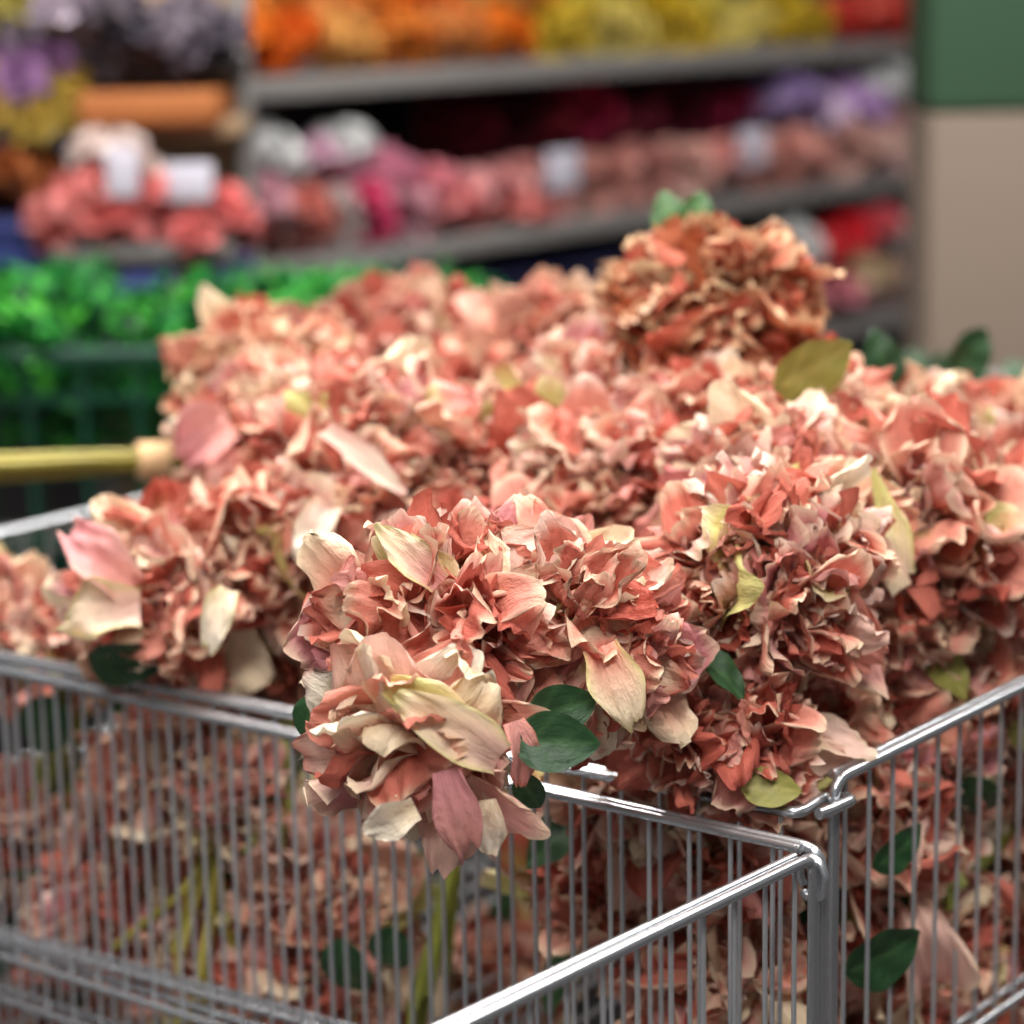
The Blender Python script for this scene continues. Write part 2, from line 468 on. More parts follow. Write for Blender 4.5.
B = empty('wire_basket', (KB.x, KB.y, 0), 'empty steel wire basket in front, its rails meeting at the near corner', 'basket')
BL = .60
panel(B, KB, e1, WA, ZB, HB, e3, off=.02, mids=(.192,.222), bar_shift=.006)
panel(B, KB+e3*.010-e1*.002, e3, BL, ZB+.001, HB, e1, off=.012)
panel(B, KB+e1*WA, e3, BL, ZB, HB, -e1)
panel(B, KB+e3*BL, e1, WA, ZB, HB, -e3)
rg = MB()
ctr = KB+e3*.006-UP*.012
rg.tube([ctr+Vector((math.cos(a)*.0085*e1.x, math.cos(a)*.0085*e1.y, math.sin(a)*.0105))+e3*(.004*math.sin(a*.5)) for a in np.linspace(-.6, 5.4, 22)], .0022, 8)
rg.build('corner_ring', STEEL, B)
floor_grid(B, KB, e1, WA, e3, BL, HB)
legs(B, [KB+e3*.02+e1*.02, KB+e1*(WA-.02)+e3*.02, KB+e3*(BL-.02)+e1*.02, KB+e3*(BL-.02)+e1*(WA-.02)])
under(B)

nf = Vector((d1.y,-d1.x,0)).normalized()
if nf.dot(d2) < 0: nf = -nf
ns = Vector((d2.y,-d2.x,0)).normalized()
if ns.dot(d1) < 0: ns = -ns
def behind_front(px, py, b): return atplane(px, py, KF+nf*b, nf)
def behind_side(px, py, b): return atplane(px, py, KA+ns*b, ns)

# ------------------------------------------------------------------ the bouquets on the heap
# the bouquet that hangs over the front rail
P = at(480, 640, 1.17)
fb = empty('peony_bouquet', P, 'large sharp peony bouquet hanging over the front rail, dark green leaves below', 'bouquet', GROUP)
for (px, py, Y, r, ax, st) in (
    (408, 764, 1.10, .056, (-.25,-.85,-.42), 'pale'), (378, 605, 1.15, .051, (-.55,-.6,.45), 'mix'), (478, 565, 1.19, .051, (-.05,-.45,.85), 'mix'),
    (582, 595, 1.17, .051, (.25,-.65,.7), 'mix'), (470, 640, 1.13, .050, (0,-.95,.25), 'coral'), (632, 672, 1.17, .046, (.5,-.75,-.1), 'mix')):
    add_head(fb, at(px,py,Y), ax, r, st)
fbh = list(fb.children)
def outer_petal(head, base, tip, W, facing, c0, c1, rim=None, curl=.4, cup=.15, label=None, root=None):
    base, tip = Vector(base), Vector(tip); d = (tip-base); L = d.length; x = d.normalized()
    y = Vector(facing).cross(x).normalized(); z = x.cross(y)
    P, u, v = petal_sheet(L*1.06, W*1.15, PI/2-curl*.85, curl*1.7, cup*1.7, .10, .10, 18, 17, rng.choice([.8,-.8,1.5]), .04, .62)
    g = np.clip((u-.15)/.6, 0, 1)[...,None]; T = C_[c0]*(1-g)+C_[c1]*g
    rm = np.clip(np.maximum(np.abs(v)**6, np.clip((u-.86)/.14, 0, 1)), 0, 1)[...,None]*.8
    T = T*(1-rm)+C_[rim or c1]*rm
    Q = P[...,0:1]*np.array(x)+P[...,1:2]*np.array(y)+P[...,2:3]*np.array(z)+np.array(base)
    me = bpy.data.meshes.new('outer_petal'); me.from_pydata(Q.reshape(-1,3).tolist(), [], grid_faces(18, 17, 0))
    me.polygons.foreach_set('use_smooth', [True]*len(me.polygons))
    set_attrs(me, T.reshape(-1,3), np.stack([u, v*.5+.5, np.full_like(u, rng.random())], -1).reshape(-1,3)); me.materials.append(PETAL); me.update()
    o = link('outer_petal', me, None, head)
    o.matrix_parent_inverse = (Matrix.Translation((root or fb).location) @ head.matrix_basis).inverted(); o.matrix_basis = Matrix()
    if label: o['label'] = label
for (k, b_, t_, W_, fc_, c0_, c1_, rim_, cl_, lab_) in (
    (5, (600,648,1.140), (634,732,1.118), .024, (.1,-1,.15), 'salmon','cream','lime', .5, 'long cream petal with a thin green edge'),
    (0, (500,758,1.078), (394,694,1.066), .024, (-.1,-.9,.4), 'pale','cream','lime', .5, 'broad cream petal with a green edge'),
    (0, (466,728,1.080), (378,680,1.078), .021, (-.1,-.9,.5), 'lime','lime','cream', .4, 'lime green petal'),
    (0, (446,770,1.062), (468,858,1.066), .020, (.1,-1,0), 'rose','pink','rose', .5, 'dusky pink hanging petal'),
    (0, (416,808,1.058), (366,832,1.062), .016, (-.1,-1,.2), 'cream','white','white', .4, 'creamy white petal'),
    (0, (484,800,1.075), (490,852,1.078), .016, (.1,-1,0), 'cream','white','cream', .4, 'cream petal'),
    (0, (512,722,1.090), (524,790,1.090), .016, (.5,-.8,.1), 'pink','pink','salmon', .5, None),
    (1, (440,584,1.130), (382,532,1.148), .018, (-.1,-.8,.5), 'pink','cream','lime', .5, 'cream petal with a green vein'),
    (2, (500,585,1.148), (486,530,1.165), .016, (0,-.8,.4), 'cream','cream','white', -.5, 'pale yellow petal')):
    outer_petal(fbh[k], at(*b_), at(*t_), W_, fc_, c0_, c1_, rim_, cl_, .15, lab_)
add_leaf(fb, at(505, 742, 1.09), (.95,-.15,.03), .25, 0, .82, (0,-.8,.6))
add_leaf(fb, at(520, 722, 1.115), (.9,.0,.25), .4, 0, .72, (0,-.8,.6))
add_leaf(fb, at(515, 770, 1.11), (.5,-.05,-.85), .2, 1, .55, (.3,-.9,0))
add_leaf(fb, at(312, 690, 1.15), (-.2,-.2,-1), .3, 1, .6, (0,-1,0))
add_stem(fb, [at(520,660,1.20), at(640,720,1.32), at(700,700,1.45)], .0035)

S = bouquet
S('peony bouquet with a frilled dome, right of the hanging bouquet', at(755,592,1.27), (.05,-.6,.8), .083, 8, .044, 'mix', leaves=0)
low = empty('peony_bouquet', at(790,735,1.20), 'wide open coral peony bouquet resting on the rail at the basket corner', 'bouquet', GROUP)
for (px, py, Y, r, ax, st) in ((752,738,1.20,.044,(-.1,-.7,.7),'coral'), (826,706,1.31,.042,(.1,-.6,.75),'mix'), (680,735,1.20,.040,(-.5,-.7,.2),'coral'), (720,690,1.23,.038,(0,-.5,.8),'mix')):
    add_head(low, at(px,py,Y), ax, r, st)
add_leaf(low, at(690,650,1.2), (.7,-.3,-.4), .2, 0, .7)
add_leaf(low, at(735,790,1.175), (.9,-.1,.1), .9, 2, .7)
add_stem(low, [at(790,730,1.23), at(800,700,1.36)], .0035)
S('peony bouquet with long pale petals resting on the front rail at the left', at(185,602,1.47), (-.25,-.6,.75), .084, 8, .046, 'mix', leaves=2)
S('peony bouquet peeping out past the left edge beside the grey rail', at(-8,628,1.62), (-.3,-.5,.7), .06, 5, .044, 'mix', leaves=2, stemdir=(.2,.5,-.8))
S('peony bouquet lying between the left bouquet and the hanging bouquet', at(300,560,1.48), (-.1,-.6,.8), .07, 6, .045, 'coral')
S('peony bouquet with a white streaked petal, behind the hanging bouquet', at(375,470,1.55), (-.1,-.6,.8), .085, 8, .046, 'mix')
S('peony bouquet with drooping pink petals beside the yellow taped stems', at(282,455,1.70), (-.4,-.5,.6), .084, 8, .048, 'mix')
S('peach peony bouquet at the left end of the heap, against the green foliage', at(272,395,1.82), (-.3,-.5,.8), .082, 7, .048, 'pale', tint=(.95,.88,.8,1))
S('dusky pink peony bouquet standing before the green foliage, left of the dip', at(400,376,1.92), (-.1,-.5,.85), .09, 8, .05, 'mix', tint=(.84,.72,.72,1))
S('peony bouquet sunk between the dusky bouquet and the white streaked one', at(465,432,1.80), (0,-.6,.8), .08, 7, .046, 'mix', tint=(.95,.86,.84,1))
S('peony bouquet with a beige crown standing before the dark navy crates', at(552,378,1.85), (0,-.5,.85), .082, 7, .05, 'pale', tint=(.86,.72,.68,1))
S('peony bouquet in the middle of the heap with pink upright petals', at(590,440,1.62), (.05,-.6,.8), .09, 8, .048, 'mix')
S('coral peony bouquet in the shaded hollow behind the hanging bouquet', at(520,480,1.56), (-.1,-.6,.7), .075, 7, .045, 'coral')
S('pale beige peony bouquet just behind the top of the hanging bouquet', at(610,495,1.48), (0,-.6,.8), .07, 6, .044, 'pale')
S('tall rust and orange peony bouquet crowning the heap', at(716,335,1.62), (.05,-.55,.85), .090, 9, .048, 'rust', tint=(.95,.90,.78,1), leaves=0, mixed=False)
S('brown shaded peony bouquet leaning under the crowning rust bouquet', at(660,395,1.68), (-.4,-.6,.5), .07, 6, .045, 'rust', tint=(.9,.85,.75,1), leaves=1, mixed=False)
S('pink peony bouquet below the crowning rust bouquet', at(700,462,1.52), (0,-.6,.8), .075, 7, .044, 'mix')
S('pink peony bouquet with frilled rims, below the green leaf on the heap', at(820,472,1.50), (.05,-.6,.8), .08, 7, .044, 'mix')
S('peony bouquet with a lime petal, at the right behind the frilled dome', at(905,535,1.40), (.1,-.6,.8), .083, 8, .046, 'mix')
S('coral peony bouquet with pale outer petals at the right edge of the frame', at(1005,548,1.47), (.2,-.6,.8), .08, 7, .046, 'coral')
S('peony bouquet low on the right side rail', at(955,622,1.44), (.3,-.6,.7), .078, 7, .044, 'mix', leaves=0)
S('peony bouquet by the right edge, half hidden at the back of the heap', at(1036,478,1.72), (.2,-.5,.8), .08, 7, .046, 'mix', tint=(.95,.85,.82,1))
S('peony bouquet on the back slope of the heap before the beige column', at(905,462,1.66), (.1,-.5,.85), .07, 6, .044, 'mix', leaves=3)
S('peony bouquet tucked behind the frilled dome and the crowning bouquet', at(760,500,1.40), (.1,-.6,.8), .07, 6, .044, 'pale')
S('small peony bouquet wedged between the frilled dome and the side rail', at(872,605,1.38), (.1,-.6,.7), .06, 5, .042, 'mix')
S('peony bouquet low in the gap left of the corner bouquet', at(650,780,1.30), (-.2,-.8,.3), .06, 5, .042, 'coral')

for i, (px, py, Y) in enumerate(((280,560,1.56),(430,590,1.50),(560,590,1.46),(690,640,1.34),(840,660,1.40),(960,560,1.55),(330,470,1.75),(700,560,1.50))):
    w = ('behind the left rail bouquet','behind the hanging bouquet, deep in the heap','behind the hanging bouquet at its right shoulder','below the frilled dome','beside the side rail under the top layer','under the right hand bouquets','below the peach bouquet','under the middle of the heap')[i]
    P = at(px, py, Y); P.z -= (.05, 0, 0, .05, .05, .05, .05, .05)[i]
    S('peony bouquet buried '+w, P, (0,-.6,.8), .085, 7, .046, 'coral', leaves=1)

# bouquets lying inside the basket, seen through its wires
IN = [
 ('peony bouquet under the left rail, upper row behind the wires', 195,770,.04,(-.2,-.9,.1),.058,6,'pale'),
 ('peony bouquet behind the wires at the far left edge', 5,850,.05,(-.3,-.8,.3),.056,6,'mix'),
 ('peony bouquet low behind the left wires, above the cut stems', 110,905,.04,(0,-.9,.1),.056,6,'mix'),
 ('peony bouquet beside the bundle of cut stems, low behind the wires', 255,990,.04,(-.1,-.9,.1),.05,5,'coral'),
 ('pale peony bouquet under the hanging bouquet, behind the front wires', 325,895,.06,(.1,-.9,.1),.044,5,'pale'),
 ('peony bouquet at the foot of the front wires, with a lime sepal', 320,1010,.06,(.1,-.9,.3),.055,5,'pale'),
 ('shaded peony bouquet deep behind the middle wires', 490,985,.24,(0,-.9,.2),.055,5,'coral'),
 ('shaded peony bouquet behind the wires left of the near corner', 620,890,.06,(0,-.9,.1),.056,6,'coral'),
 ('peony bouquet with cream petals behind the wires close to the near corner', 715,850,.05,(0,-.9,.1),.056,6,'pale'),
 ('peony bouquet at the bottom left corner, below the cross rails', 60,1030,.06,(-.2,-.9,.3),.062,6,'mix'),
 ('peony bouquet low behind the near sloping rail', 730,975,.05,(0,-.9,.1),.066,7,'coral'),
]
for (lb, px, py, b, fc, R, n, st) in IN:
    S(lb, behind_front(px, py, b+R*.6), fc, R, n-1, .044, st, loose=.85, stem=.12, stemdir=(.5,.9,-.1), leaves=3)
SIDE = [
 ('peony bouquet directly behind the corner post', 855,810,.03,(.3,-.9,.2),.055,6,'pale'),
 ('large petalled peony bouquet low behind the right wires', 925,925,.035,(.4,-.9,.1),.050,5,'pale'),
 ('peony bouquet at the foot of the right wires', 895,1010,.03,(.2,-.9,.3),.058,6,'coral'),
 ('peony bouquet at the bottom right corner, behind the right wires', 985,1015,.05,(.3,-.9,.3),.066,6,'mix'),
 ('rusty peony bouquet behind the right wires at the edge of the frame', 1000,900,.05,(.3,-.9,.1),.058,6,'rust'),
 ('cream peony bouquet under the right side rail', 985,760,.05,(.3,-.9,.1),.050,5,'pale'),
]
for (lb, px, py, b, fc, R, n, st) in SIDE:
    S(lb, behind_side(px, py, b+R*.6), fc, R, n-1, .044, st, loose=.85, stem=.12, stemdir=(-.3,.9,-.1), leaves=3)

def stem_bunch(label, P, d, n, L, style, mat, spread=.012, hr=.042, R=.06, heads=5, tape=None, bentop=None, r=.003):
    """a bouquet whose cut stalks are what shows"""
    d = Vector(d).normalized(); P = Vector(P)
    root = empty('peony_bouquet', P, label, 'bouquet', GROUP)
    M = orient(d).to_3x3()
    for i in range(n):
        a = random.uniform(0,6.28); q = M @ Vector((math.cos(a), math.sin(a), 0))*spread*random.uniform(.3,1)
        a2 = random.uniform(0,6.28); q2 = M @ Vector((math.cos(a2), math.sin(a2), 0))*spread*random.uniform(.3,1.1)
        l = L*random.uniform(.8,1.1)
        add_stem(root, [P+q*.4, P+d*l*.5+(q+q2)*.35, P+d*l+q2], r, mat)
    M2 = orient(-d).to_3x3(); C0 = P-d*R*.6
    for i in range(heads):
        a = 2*PI*i/heads; t = 1.0 if i else 0
        dd = M2 @ Vector((math.sin(t)*math.cos(a), math.sin(t)*math.sin(a), math.cos(t)))
        add_head(root, C0+dd*R*.5, dd, hr, style)
    if tape:
        tb = MB(); p0 = P+d*tape-root.location
        tb.tube([p0-d*.012, p0-d*.006, p0+d*.006, p0+d*.012], spread*1.15, 14); tb.build('tape_band', TAPE, root)
    return root
pS = behind_front(212, 850, .05); pE = behind_front(190, 985, .025)
stem_bunch('bouquet showing a bundle of cut green stems behind the left wires', pS, pE-pS, 7, (pE-pS).length, 'pale', STEMY, .028, r=.0026, tape=None, R=.05, heads=2)
pS = behind_front(70, 690, .07); pE = behind_front(45, 800, .05)
stem_bunch('bouquet under the left rail with green stems reaching down at the left edge', pS, pE-pS, 6, (pE-pS).length, 'mix', STEM, .022, r=.0026, R=.05, heads=3)
for o_ in list(COL.objects):
    if o_.type == 'EMPTY' and 'bundle of cut green stems' in o_.get('label', '') and 'showing' in o_['label']:
        add_stem(o_, [behind_front(212,850,.05), behind_front(180,895,.025), behind_front(114,948,.02)], .0026, STEMY)
pS = behind_front(285, 705, .10); pE = behind_front(262, 850, .06)
stem_bunch('bouquet with olive stems in the dark gap beside the hanging bouquet', pS, pE-pS, 5, (pE-pS).length, 'coral', STEM, .02, r=.0026, R=.05, heads=2)
pS = behind_side(935, 815, .05); pE = behind_side(955, 900, .03)
stem_bunch('bouquet showing knobbly green stems behind the right wires', pS, pE-pS, 5, (pE-pS).length*1.1, 'mix', STEM, .010, R=.05, heads=4, r=.0042)
pS = behind_side(1040, 800, .06); pE = behind_side(955, 890, .05)
stem_bunch('bouquet lying with its long stems slanting behind the right edge wires', pS, pE-pS, 4, (pE-pS).length, 'mix', STEM, .008, R=.05, heads=4)
pS = behind_front(470, 805, .11); pE = behind_front(420, 1010, .06)
stem_bunch('bouquet with green stems pointing down behind the middle wires', pS, pE-pS, 6, (pE-pS).length, 'coral', STEM, .014, R=.05, heads=2)
pS = at(205, 458, 1.86); pE = at(-60, 470, 1.80)
stem_bunch('bouquet whose long yellow taped stems stick out to the left of the heap', pS, pE-pS, 9, (pE-pS).length, 'mix', STEMY, .0125, tape=.04, R=.06, heads=4, r=.0042)

def give_petal(lab, base, tip, W, c0, c1, rim, curl=.6, label=None):
    for o in list(COL.objects):
        if o.type == 'EMPTY' and lab in o.get('label', ''):
            h = [c for c in o.children if c.name.startswith('flower_head')][0]
            outer_petal(h, at(*base), at(*tip), W, (0,-.85,.5), c0, c1, rim, curl, .2, label, o); return
for a_ in (('with a lime petal', (905,575,1.315), (874,478,1.335), .016, 'cream','lime','lime', .5, 'lime green petal'),
    ('with a lime petal', (900,590,1.30), (842,520,1.32), .018, 'cream','white','pale', .7, None),
    ('white streaked petal', (325,430,1.475), (405,496,1.45), .015, 'pale','white','pink', .5, 'white streaked petal'),
    ('white streaked petal', (330,505,1.44), (300,560,1.42), .022, 'pale','white','cream', .5, None),
    ('drooping pink petals', (230,425,1.63), (180,462,1.63), .040, 'pink','rose','pink', .9, 'drooping pink petal'),
    ('drooping pink petals', (225,452,1.62), (236,520,1.61), .026, 'pink','pale','salmon', .9, 'drooping pink petal'),
    ('with long pale petals', (130,590,1.40), (62,520,1.42), .030, 'pink','rose','pale', .6, 'long pink petal'),
    ('with long pale petals', (140,610,1.39), (58,622,1.40), .032, 'pale','cream','lime', .6, 'long cream petal'),
    ('with long pale petals', (230,590,1.37), (206,655,1.355), .018, 'cream','white','lime', .6, 'long cream petal'),
    ('with pink upright petals', (590,440,1.53), (600,385,1.55), .034, 'salmon','rose','pink', .6, 'upright pink petal'),
    ('large petalled peony', tuple(behind_side(930,985,.028).y if k == 2 else (930,985)[k] for k in range(3)), tuple(behind_side(915,895,.02).y if k == 2 else (915,895)[k] for k in range(3)), .040, 'pink','pale','cream', .7, 'large pale pink petal')):
    give_petal(*a_)

# single leaves that show between the blooms belong to nearby bouquets
def give(label_part, *a, **k):
    for o in COL.objects:
        if o.type == 'EMPTY' and label_part in o.get('label', ''):
            return add_leaf(o, *a, **k)
give('crowning the heap', at(765,392,1.46), (.85,-.1,.35), .5, 2, 1.25, (0,-1,.3))
give('crowning the heap', at(676,262,1.66), (-.05,.1,1), .2, 1, 1.1, (0,-1,0)).color = (.8,1.0,.2,1)
give('crowning the heap', at(684,250,1.66), (.35,.1,.8), .1, 1, .95, (0,-1,0)).color = (.8,1.0,.2,1)
give('before the beige column', at(885,400,1.62), (-.1,-.1,1), .2, 0, .9, (0,-1,0))
give('before the beige column', at(945,380,1.75), (.6,.2,.5), .2, 0, 1.0, (0,-1,0))
give('directly behind the corner post', behind_side(865,870,.02), (.8,.1,.3), .3, 1, .9, (0,-1,0))
give('at the foot of the right wires', behind_side(835,975,.02), (.9,.1,.25), .2, 0, 1.0, (0,-1,0))
give('cream peony bouquet under the right side rail', behind_side(965,770,.02), (.4,.2,-.8), .2, 1, 1.0, (0,-1,0))
give('cream peony bouquet under the right side rail', behind_side(1000,735,.015), (.9,.2,.1), .3, 2, 1.0, (0,-1,0))
give('above the cut stems', behind_front(340,930,.02), (.05,.1,-1), .3, 1, 1.2, (0,-1,0))
give('under the hanging bouquet', behind_front(395,920,.02), (-.2,.2,-1), .2, 1, 1.0, (0,-1,0))
give('left wires, above', behind_front(60,690,.02), (-.4,.1,-.8), .2, 0, 1.0, (0,-1,0))
give('front rail at the left', at(80,652,1.40), (.9,.1,-.3), .4, 0, 1.0, (0,-1,0))

# ------------------------------------------------------------------ green foliage and its crate, behind on the left
def bush_mesh(name, n, sx, sy, sz, cols, L=.022, W=.013):
    V = []; T = []; S = []; Fc = []; off = 0; nu, nv = 5, 3
    for i in range(n):
        p = np.array([rng.uniform(-1,1)*sx, rng.uniform(-1,1)*sy, rng.uniform(-1,1)*sz])
        d = rng.normal(0,1,3); d[2] = abs(d[2])+.2; d /= np.linalg.norm(d)
        y = np.cross(d, rng.normal(0,1,3)); y /= np.linalg.norm(y); z = np.cross(d, y)
        u = np.linspace(0,1,nu)[:,None]*np.ones((1,nv)); v = np.ones((nu,1))*np.linspace(-1,1,nv)[None,:]
        w = W*.5*np.sin(PI*(u*.9+.08)); s = rng.uniform(.7,1.4)
        Q = p + d*(u*L*s)[...,None] + y*(v*w*s)[...,None] + z*((.2*W*np.abs(v)-.25*L*u**2)*s)[...,None]
        c = np.array(lin(cols[rng.integers(len(cols))]))
        V.append(Q.reshape(-1,3)); T.append(np.tile(c, (nu*nv,1))); S.append(np.stack([u, v*.5+.5, np.full_like(u, rng.random())],-1).reshape(-1,3))
        Fc += grid_faces(nu, nv, off); off += nu*nv
    me = bpy.data.meshes.new(name); me.from_pydata(np.concatenate(V).tolist(), [], Fc)
    set_attrs(me, np.concatenate(T), np.concatenate(S)); me.materials.append(LEAF); me.update(); return me
GC = ((14,84,34),(22,112,42),(84,186,60),(8,56,34),(30,128,56),(6,44,28),(50,150,56))
BUSH = [bush_mesh('boxwood_spray', 420, .085, .10, .05, GC) for _ in range(3)]
Yg = 2.55
pc = [at(x, 352, Yg) for x in (-60, 190)]
zt = pc[0].z
def crate(label, x0, x1, yf, depth, ztop, h, mat, cat='crate', nv=9, nh=4, name='plastic_crate', table=None):
    root = empty(name, ((x0+x1)/2, yf+depth/2, ztop-h), label, cat)
    cx, cy = (x0+x1)/2, yf+depth/2; W = x1-x0
    rim = MB(); L_ = root.location
    for (c, sx, sy) in (((0,-depth/2,h-.008),W,.014), ((0,depth/2,h-.008),W,.014), ((-W/2,0,h-.008),.014,depth), ((W/2,0,h-.008),.014,depth)):
        rim.box(c, sx, sy, .018, bev=.004)
    rim.build('rim', mat, root)
    for (nm, ax, off_) in (('front_lattice',0,-depth/2),('back_lattice',0,depth/2),('side_lattice',1,-W/2),('side_lattice',1,W/2)):
        g = MB(); ln = W if ax == 0 else depth; n = max(3, int(ln/.05))
        for k in range(n+1):
            q = -ln/2+ln*k/n
            c = (q, off_, h/2) if ax == 0 else (off_, q, h/2)
            g.box(c, .006, .006, h-.02)
        for k in range(nh):
            z = h*(k+.3)/nh
            c = (0, off_, z) if ax == 0 else (off_, 0, z)
            g.box(c, ln if ax == 0 else .005, .005 if ax == 0 else ln, .007)
        g.build(nm, mat, root)
    fl = MB(); fl.box((0,0,.005), W-.01, depth-.01, .01, bev=.003); fl.build('bottom', mat, root)
    return root
x0c, x1c = at(-140,352,Yg).x, at(192,352,Yg).x
cr = crate('dark green lattice plastic crate full of green sprays, left of the heap', x0c, x1c, Yg, .34, zt, .30, GREENP)
tb = empty('display_table', ((x0c+.9)/2-.3, Yg+.2, 0), 'grey display table carrying the green lattice crate', 'table')
tw = 1.3
t_ = MB(); t_.box((0,0,zt-.30-.015), tw, .62, .03, bev=.005); t_.build('table_top', GREYM, tb)
for i in (-1,1):
    for j in (-1,1):
        l = MB(); l.box((i*(tw/2-.05), j*.26, (zt-.33)/2), .04, .04, zt-.33, bev=.004); l.build('leg', GREYM, tb)
bp = [(-25,318,2.68,'at the left edge of the frame'),(35,338,2.62,'low at the left edge'),(40,298,2.78,'tall at the left edge, behind the others'),(100,328,2.66,'over the middle of the green crate'),(160,332,2.66,'over the right end of the green crate'),
      (215,312,2.72,'right of the green crate'),(275,308,2.76,'behind the peach bouquet'),(335,306,2.78,'left of the dusky pink bouquet'),(395,305,2.80,'behind the dusky pink bouquet'),(440,318,2.82,'rightmost, in the dip of the heap'),(95,385,2.72,'down inside the green crate')]
for i, (px, py, Y, w) in enumerate(bp):
    o = link('boxwood_spray', BUSH[i % 3]); o.location = at(px, py+(21 if i > 1 else 6), Y); o.rotation_euler = (0,0,random.uniform(0,6.28))
    b = 1.0; o.color = (b,b,b,1)
    tag(o, 'bright green leafy spray '+w, 'artificial plant', 'green leafy sprays behind the heap')

# crate that holds the sprays right of the green one
x0d, x1d = at(205,360,2.62).x, at(470,360,2.62).x
crate('green lattice crate hidden behind the heap, holding the right hand leafy sprays', x0d, x1d, 2.62, .34, zt-.0, .30, GREENP)

# ------------------------------------------------------------------ shelving with artificial flowers
MINI = []
def mini_mesh(n=34, R=.05):
    """a loose display bunch: a few small blooms with petals, pale tones that the object's colour dyes"""
    V = []; T = []; S = []; Fc = []; off = 0; nu, nv = 5, 5
    for k in range(6):
        a = 2*PI*k/5; c = np.array([math.cos(a)*R*.62, math.sin(a)*R*.62, -R*.12]) if k < 5 else np.array([0,0,R*.22])
        ax = c/np.linalg.norm(c)*.8+np.array([0,0,.6]); ax /= np.linalg.norm(ax)
        M = np.array(orient(ax).to_3x3())
        for i in range(n):
            fr = (i+.5)/n; th = .15+1.7*fr; phi = i*2.4
            P, u, v = petal_sheet(R*(.42+.2*fr), R*.55, th, rng.normal(-.5,.5), .2, .1, .03, nu, nv, 0, .04)
            cc, ss = math.cos(phi), math.sin(phi)
            Q = np.stack([P[...,0]*cc-P[...,1]*ss, P[...,0]*ss+P[...,1]*cc, P[...,2]], -1) @ M.T + c
            g = rng.uniform(.72,1.0); w = rng.uniform(0,.35)
            V.append(Q.reshape(-1,3)); T.append(np.tile(np.array([g,g,g]), (nu*nv,1)))
            S.append(np.stack([u, v*.5+.5, np.full_like(u, rng.random())],-1).reshape(-1,3)); Fc += grid_faces(nu, nv, off); off += nu*nv
    me = bpy.data.meshes.new('flower_bunch'); me.from_pydata(np.concatenate(V).tolist(), [], Fc)
    me.polygons.foreach_set('use_smooth', [True]*len(me.polygons))
    set_attrs(me, np.concatenate(T), np.concatenate(S)); me.materials.append(DISPLAY); me.update(); return me
MINI = [mini_mesh() for _ in range(3)]
SD = Vector((d2.x, d2.y, 0)).normalized(); SN = Vector((-SD.y, SD.x, 0))      # along the shelf, into the shelf
P0 = at(215, 75, 3.35); P0.z = 0
def on_front(px, py, inn=0.0): return atplane(px, py, P0+SN*inn, SN)
def s_of(p): return (p-P0).dot(SD)
s0, s1 = s_of(on_front(205,75)), s_of(on_front(1010,40))
sl = s1-s0
zs = {'top': on_front(560, 62).z, 'mid': on_front(560, 222).z, 'low': on_front(850, 322).z}
DEP = .42
root = empty('shelving_unit', P0+SD*s0, 'long grey shelving unit with artificial flowers, receding to the column', 'shelves')
AX = (SD, SN, UP)
for nm, z in zs.items():
    b = MB(); b.box(SD*(sl/2)+SN*(DEP/2)+UP*(z-.012), sl, DEP, .024, AX, .003); b.build('shelf_board', GREYM, root)
    e_ = MB(); e_.box(SD*(sl/2)-SN*.006+UP*(z-.014), sl, .010, .028, AX, .002); e_.build('price_rail', GREYM, root)
b = MB(); b.box(SD*(sl/2)+SN*(DEP+.012)+UP*1.0, sl, .02, 2.0, AX); b.build('back_panel', GREYD, root)
for k in (0, .36, .72, 1.0):
    b = MB(); b.box(SD*(sl*k)+SN*(DEP-.03)+UP*1.0, .04, .05, 2.0, AX, .004); b.build('upright', GREYD, root)
b = MB(); b.box(SD*(sl/2)+SN*(DEP/2)+UP*.06, sl, DEP, .12, AX, .004); b.build('base_plinth', GREYD, root)

ORD = ['first','second','third','fourth','fifth','sixth','seventh','eighth','ninth','tenth','eleventh','twelfth','thirteenth','fourteenth','fifteenth','sixteenth']
cnt = {}
def bunch(px, py, inn, r, col, cname, where, P=None):
    P = P or on_front(px, py, inn)
    o = link('flower_bunch', random.choice(MINI)); s = r/.05
    o.location = P; o.scale = (s, s, s); o.rotation_euler = (random.uniform(-.9,-.2), random.uniform(-.5,.5), random.uniform(-.6,.6)+.3)
    o.color = tuple(min(.95, v*1.3) for v in lin(col))+(1,)
    k = (cname, where); cnt[k] = cnt.get(k, 0)+1
    tag(o, f'{cname} artificial flower bunch {where}, {ORD[cnt[k]-1]} from the left', 'artificial flowers', f'{cname} flower bunches {where}')
    return o
TS = 'on the top shelf'
for i, (px, py) in enumerate(((232,40),(262,8),(282,42),(322,12),(338,38),(378,8),(392,36),(432,6),(446,32),(486,8),(498,30),(535,6))):
    bunch(px, py, .10 if i % 2 == 0 else .2, .062, ((232,120,30),(240,140,60),(226,108,34),(236,150,84),(244,170,96))[i % 5], 'orange', TS)
for i, (px, py) in enumerate(((560,26),(592,6),(618,28),(652,10),(682,28),(712,8),(742,26),(772,8),(800,24))):
    bunch(px, py, .10 if i % 2 == 0 else .2, .060, ((214,186,60),(206,190,84),(226,206,120),(220,190,40))[i % 4], 'yellow', TS)
for i, (px, py) in enumerate(((832,18),(862,4),(884,20),(905,6))):
    bunch(px, py, .1, .062, ((214,70,62),(226,104,88))[i % 2], 'red', TS)
MS = 'on the middle shelf'
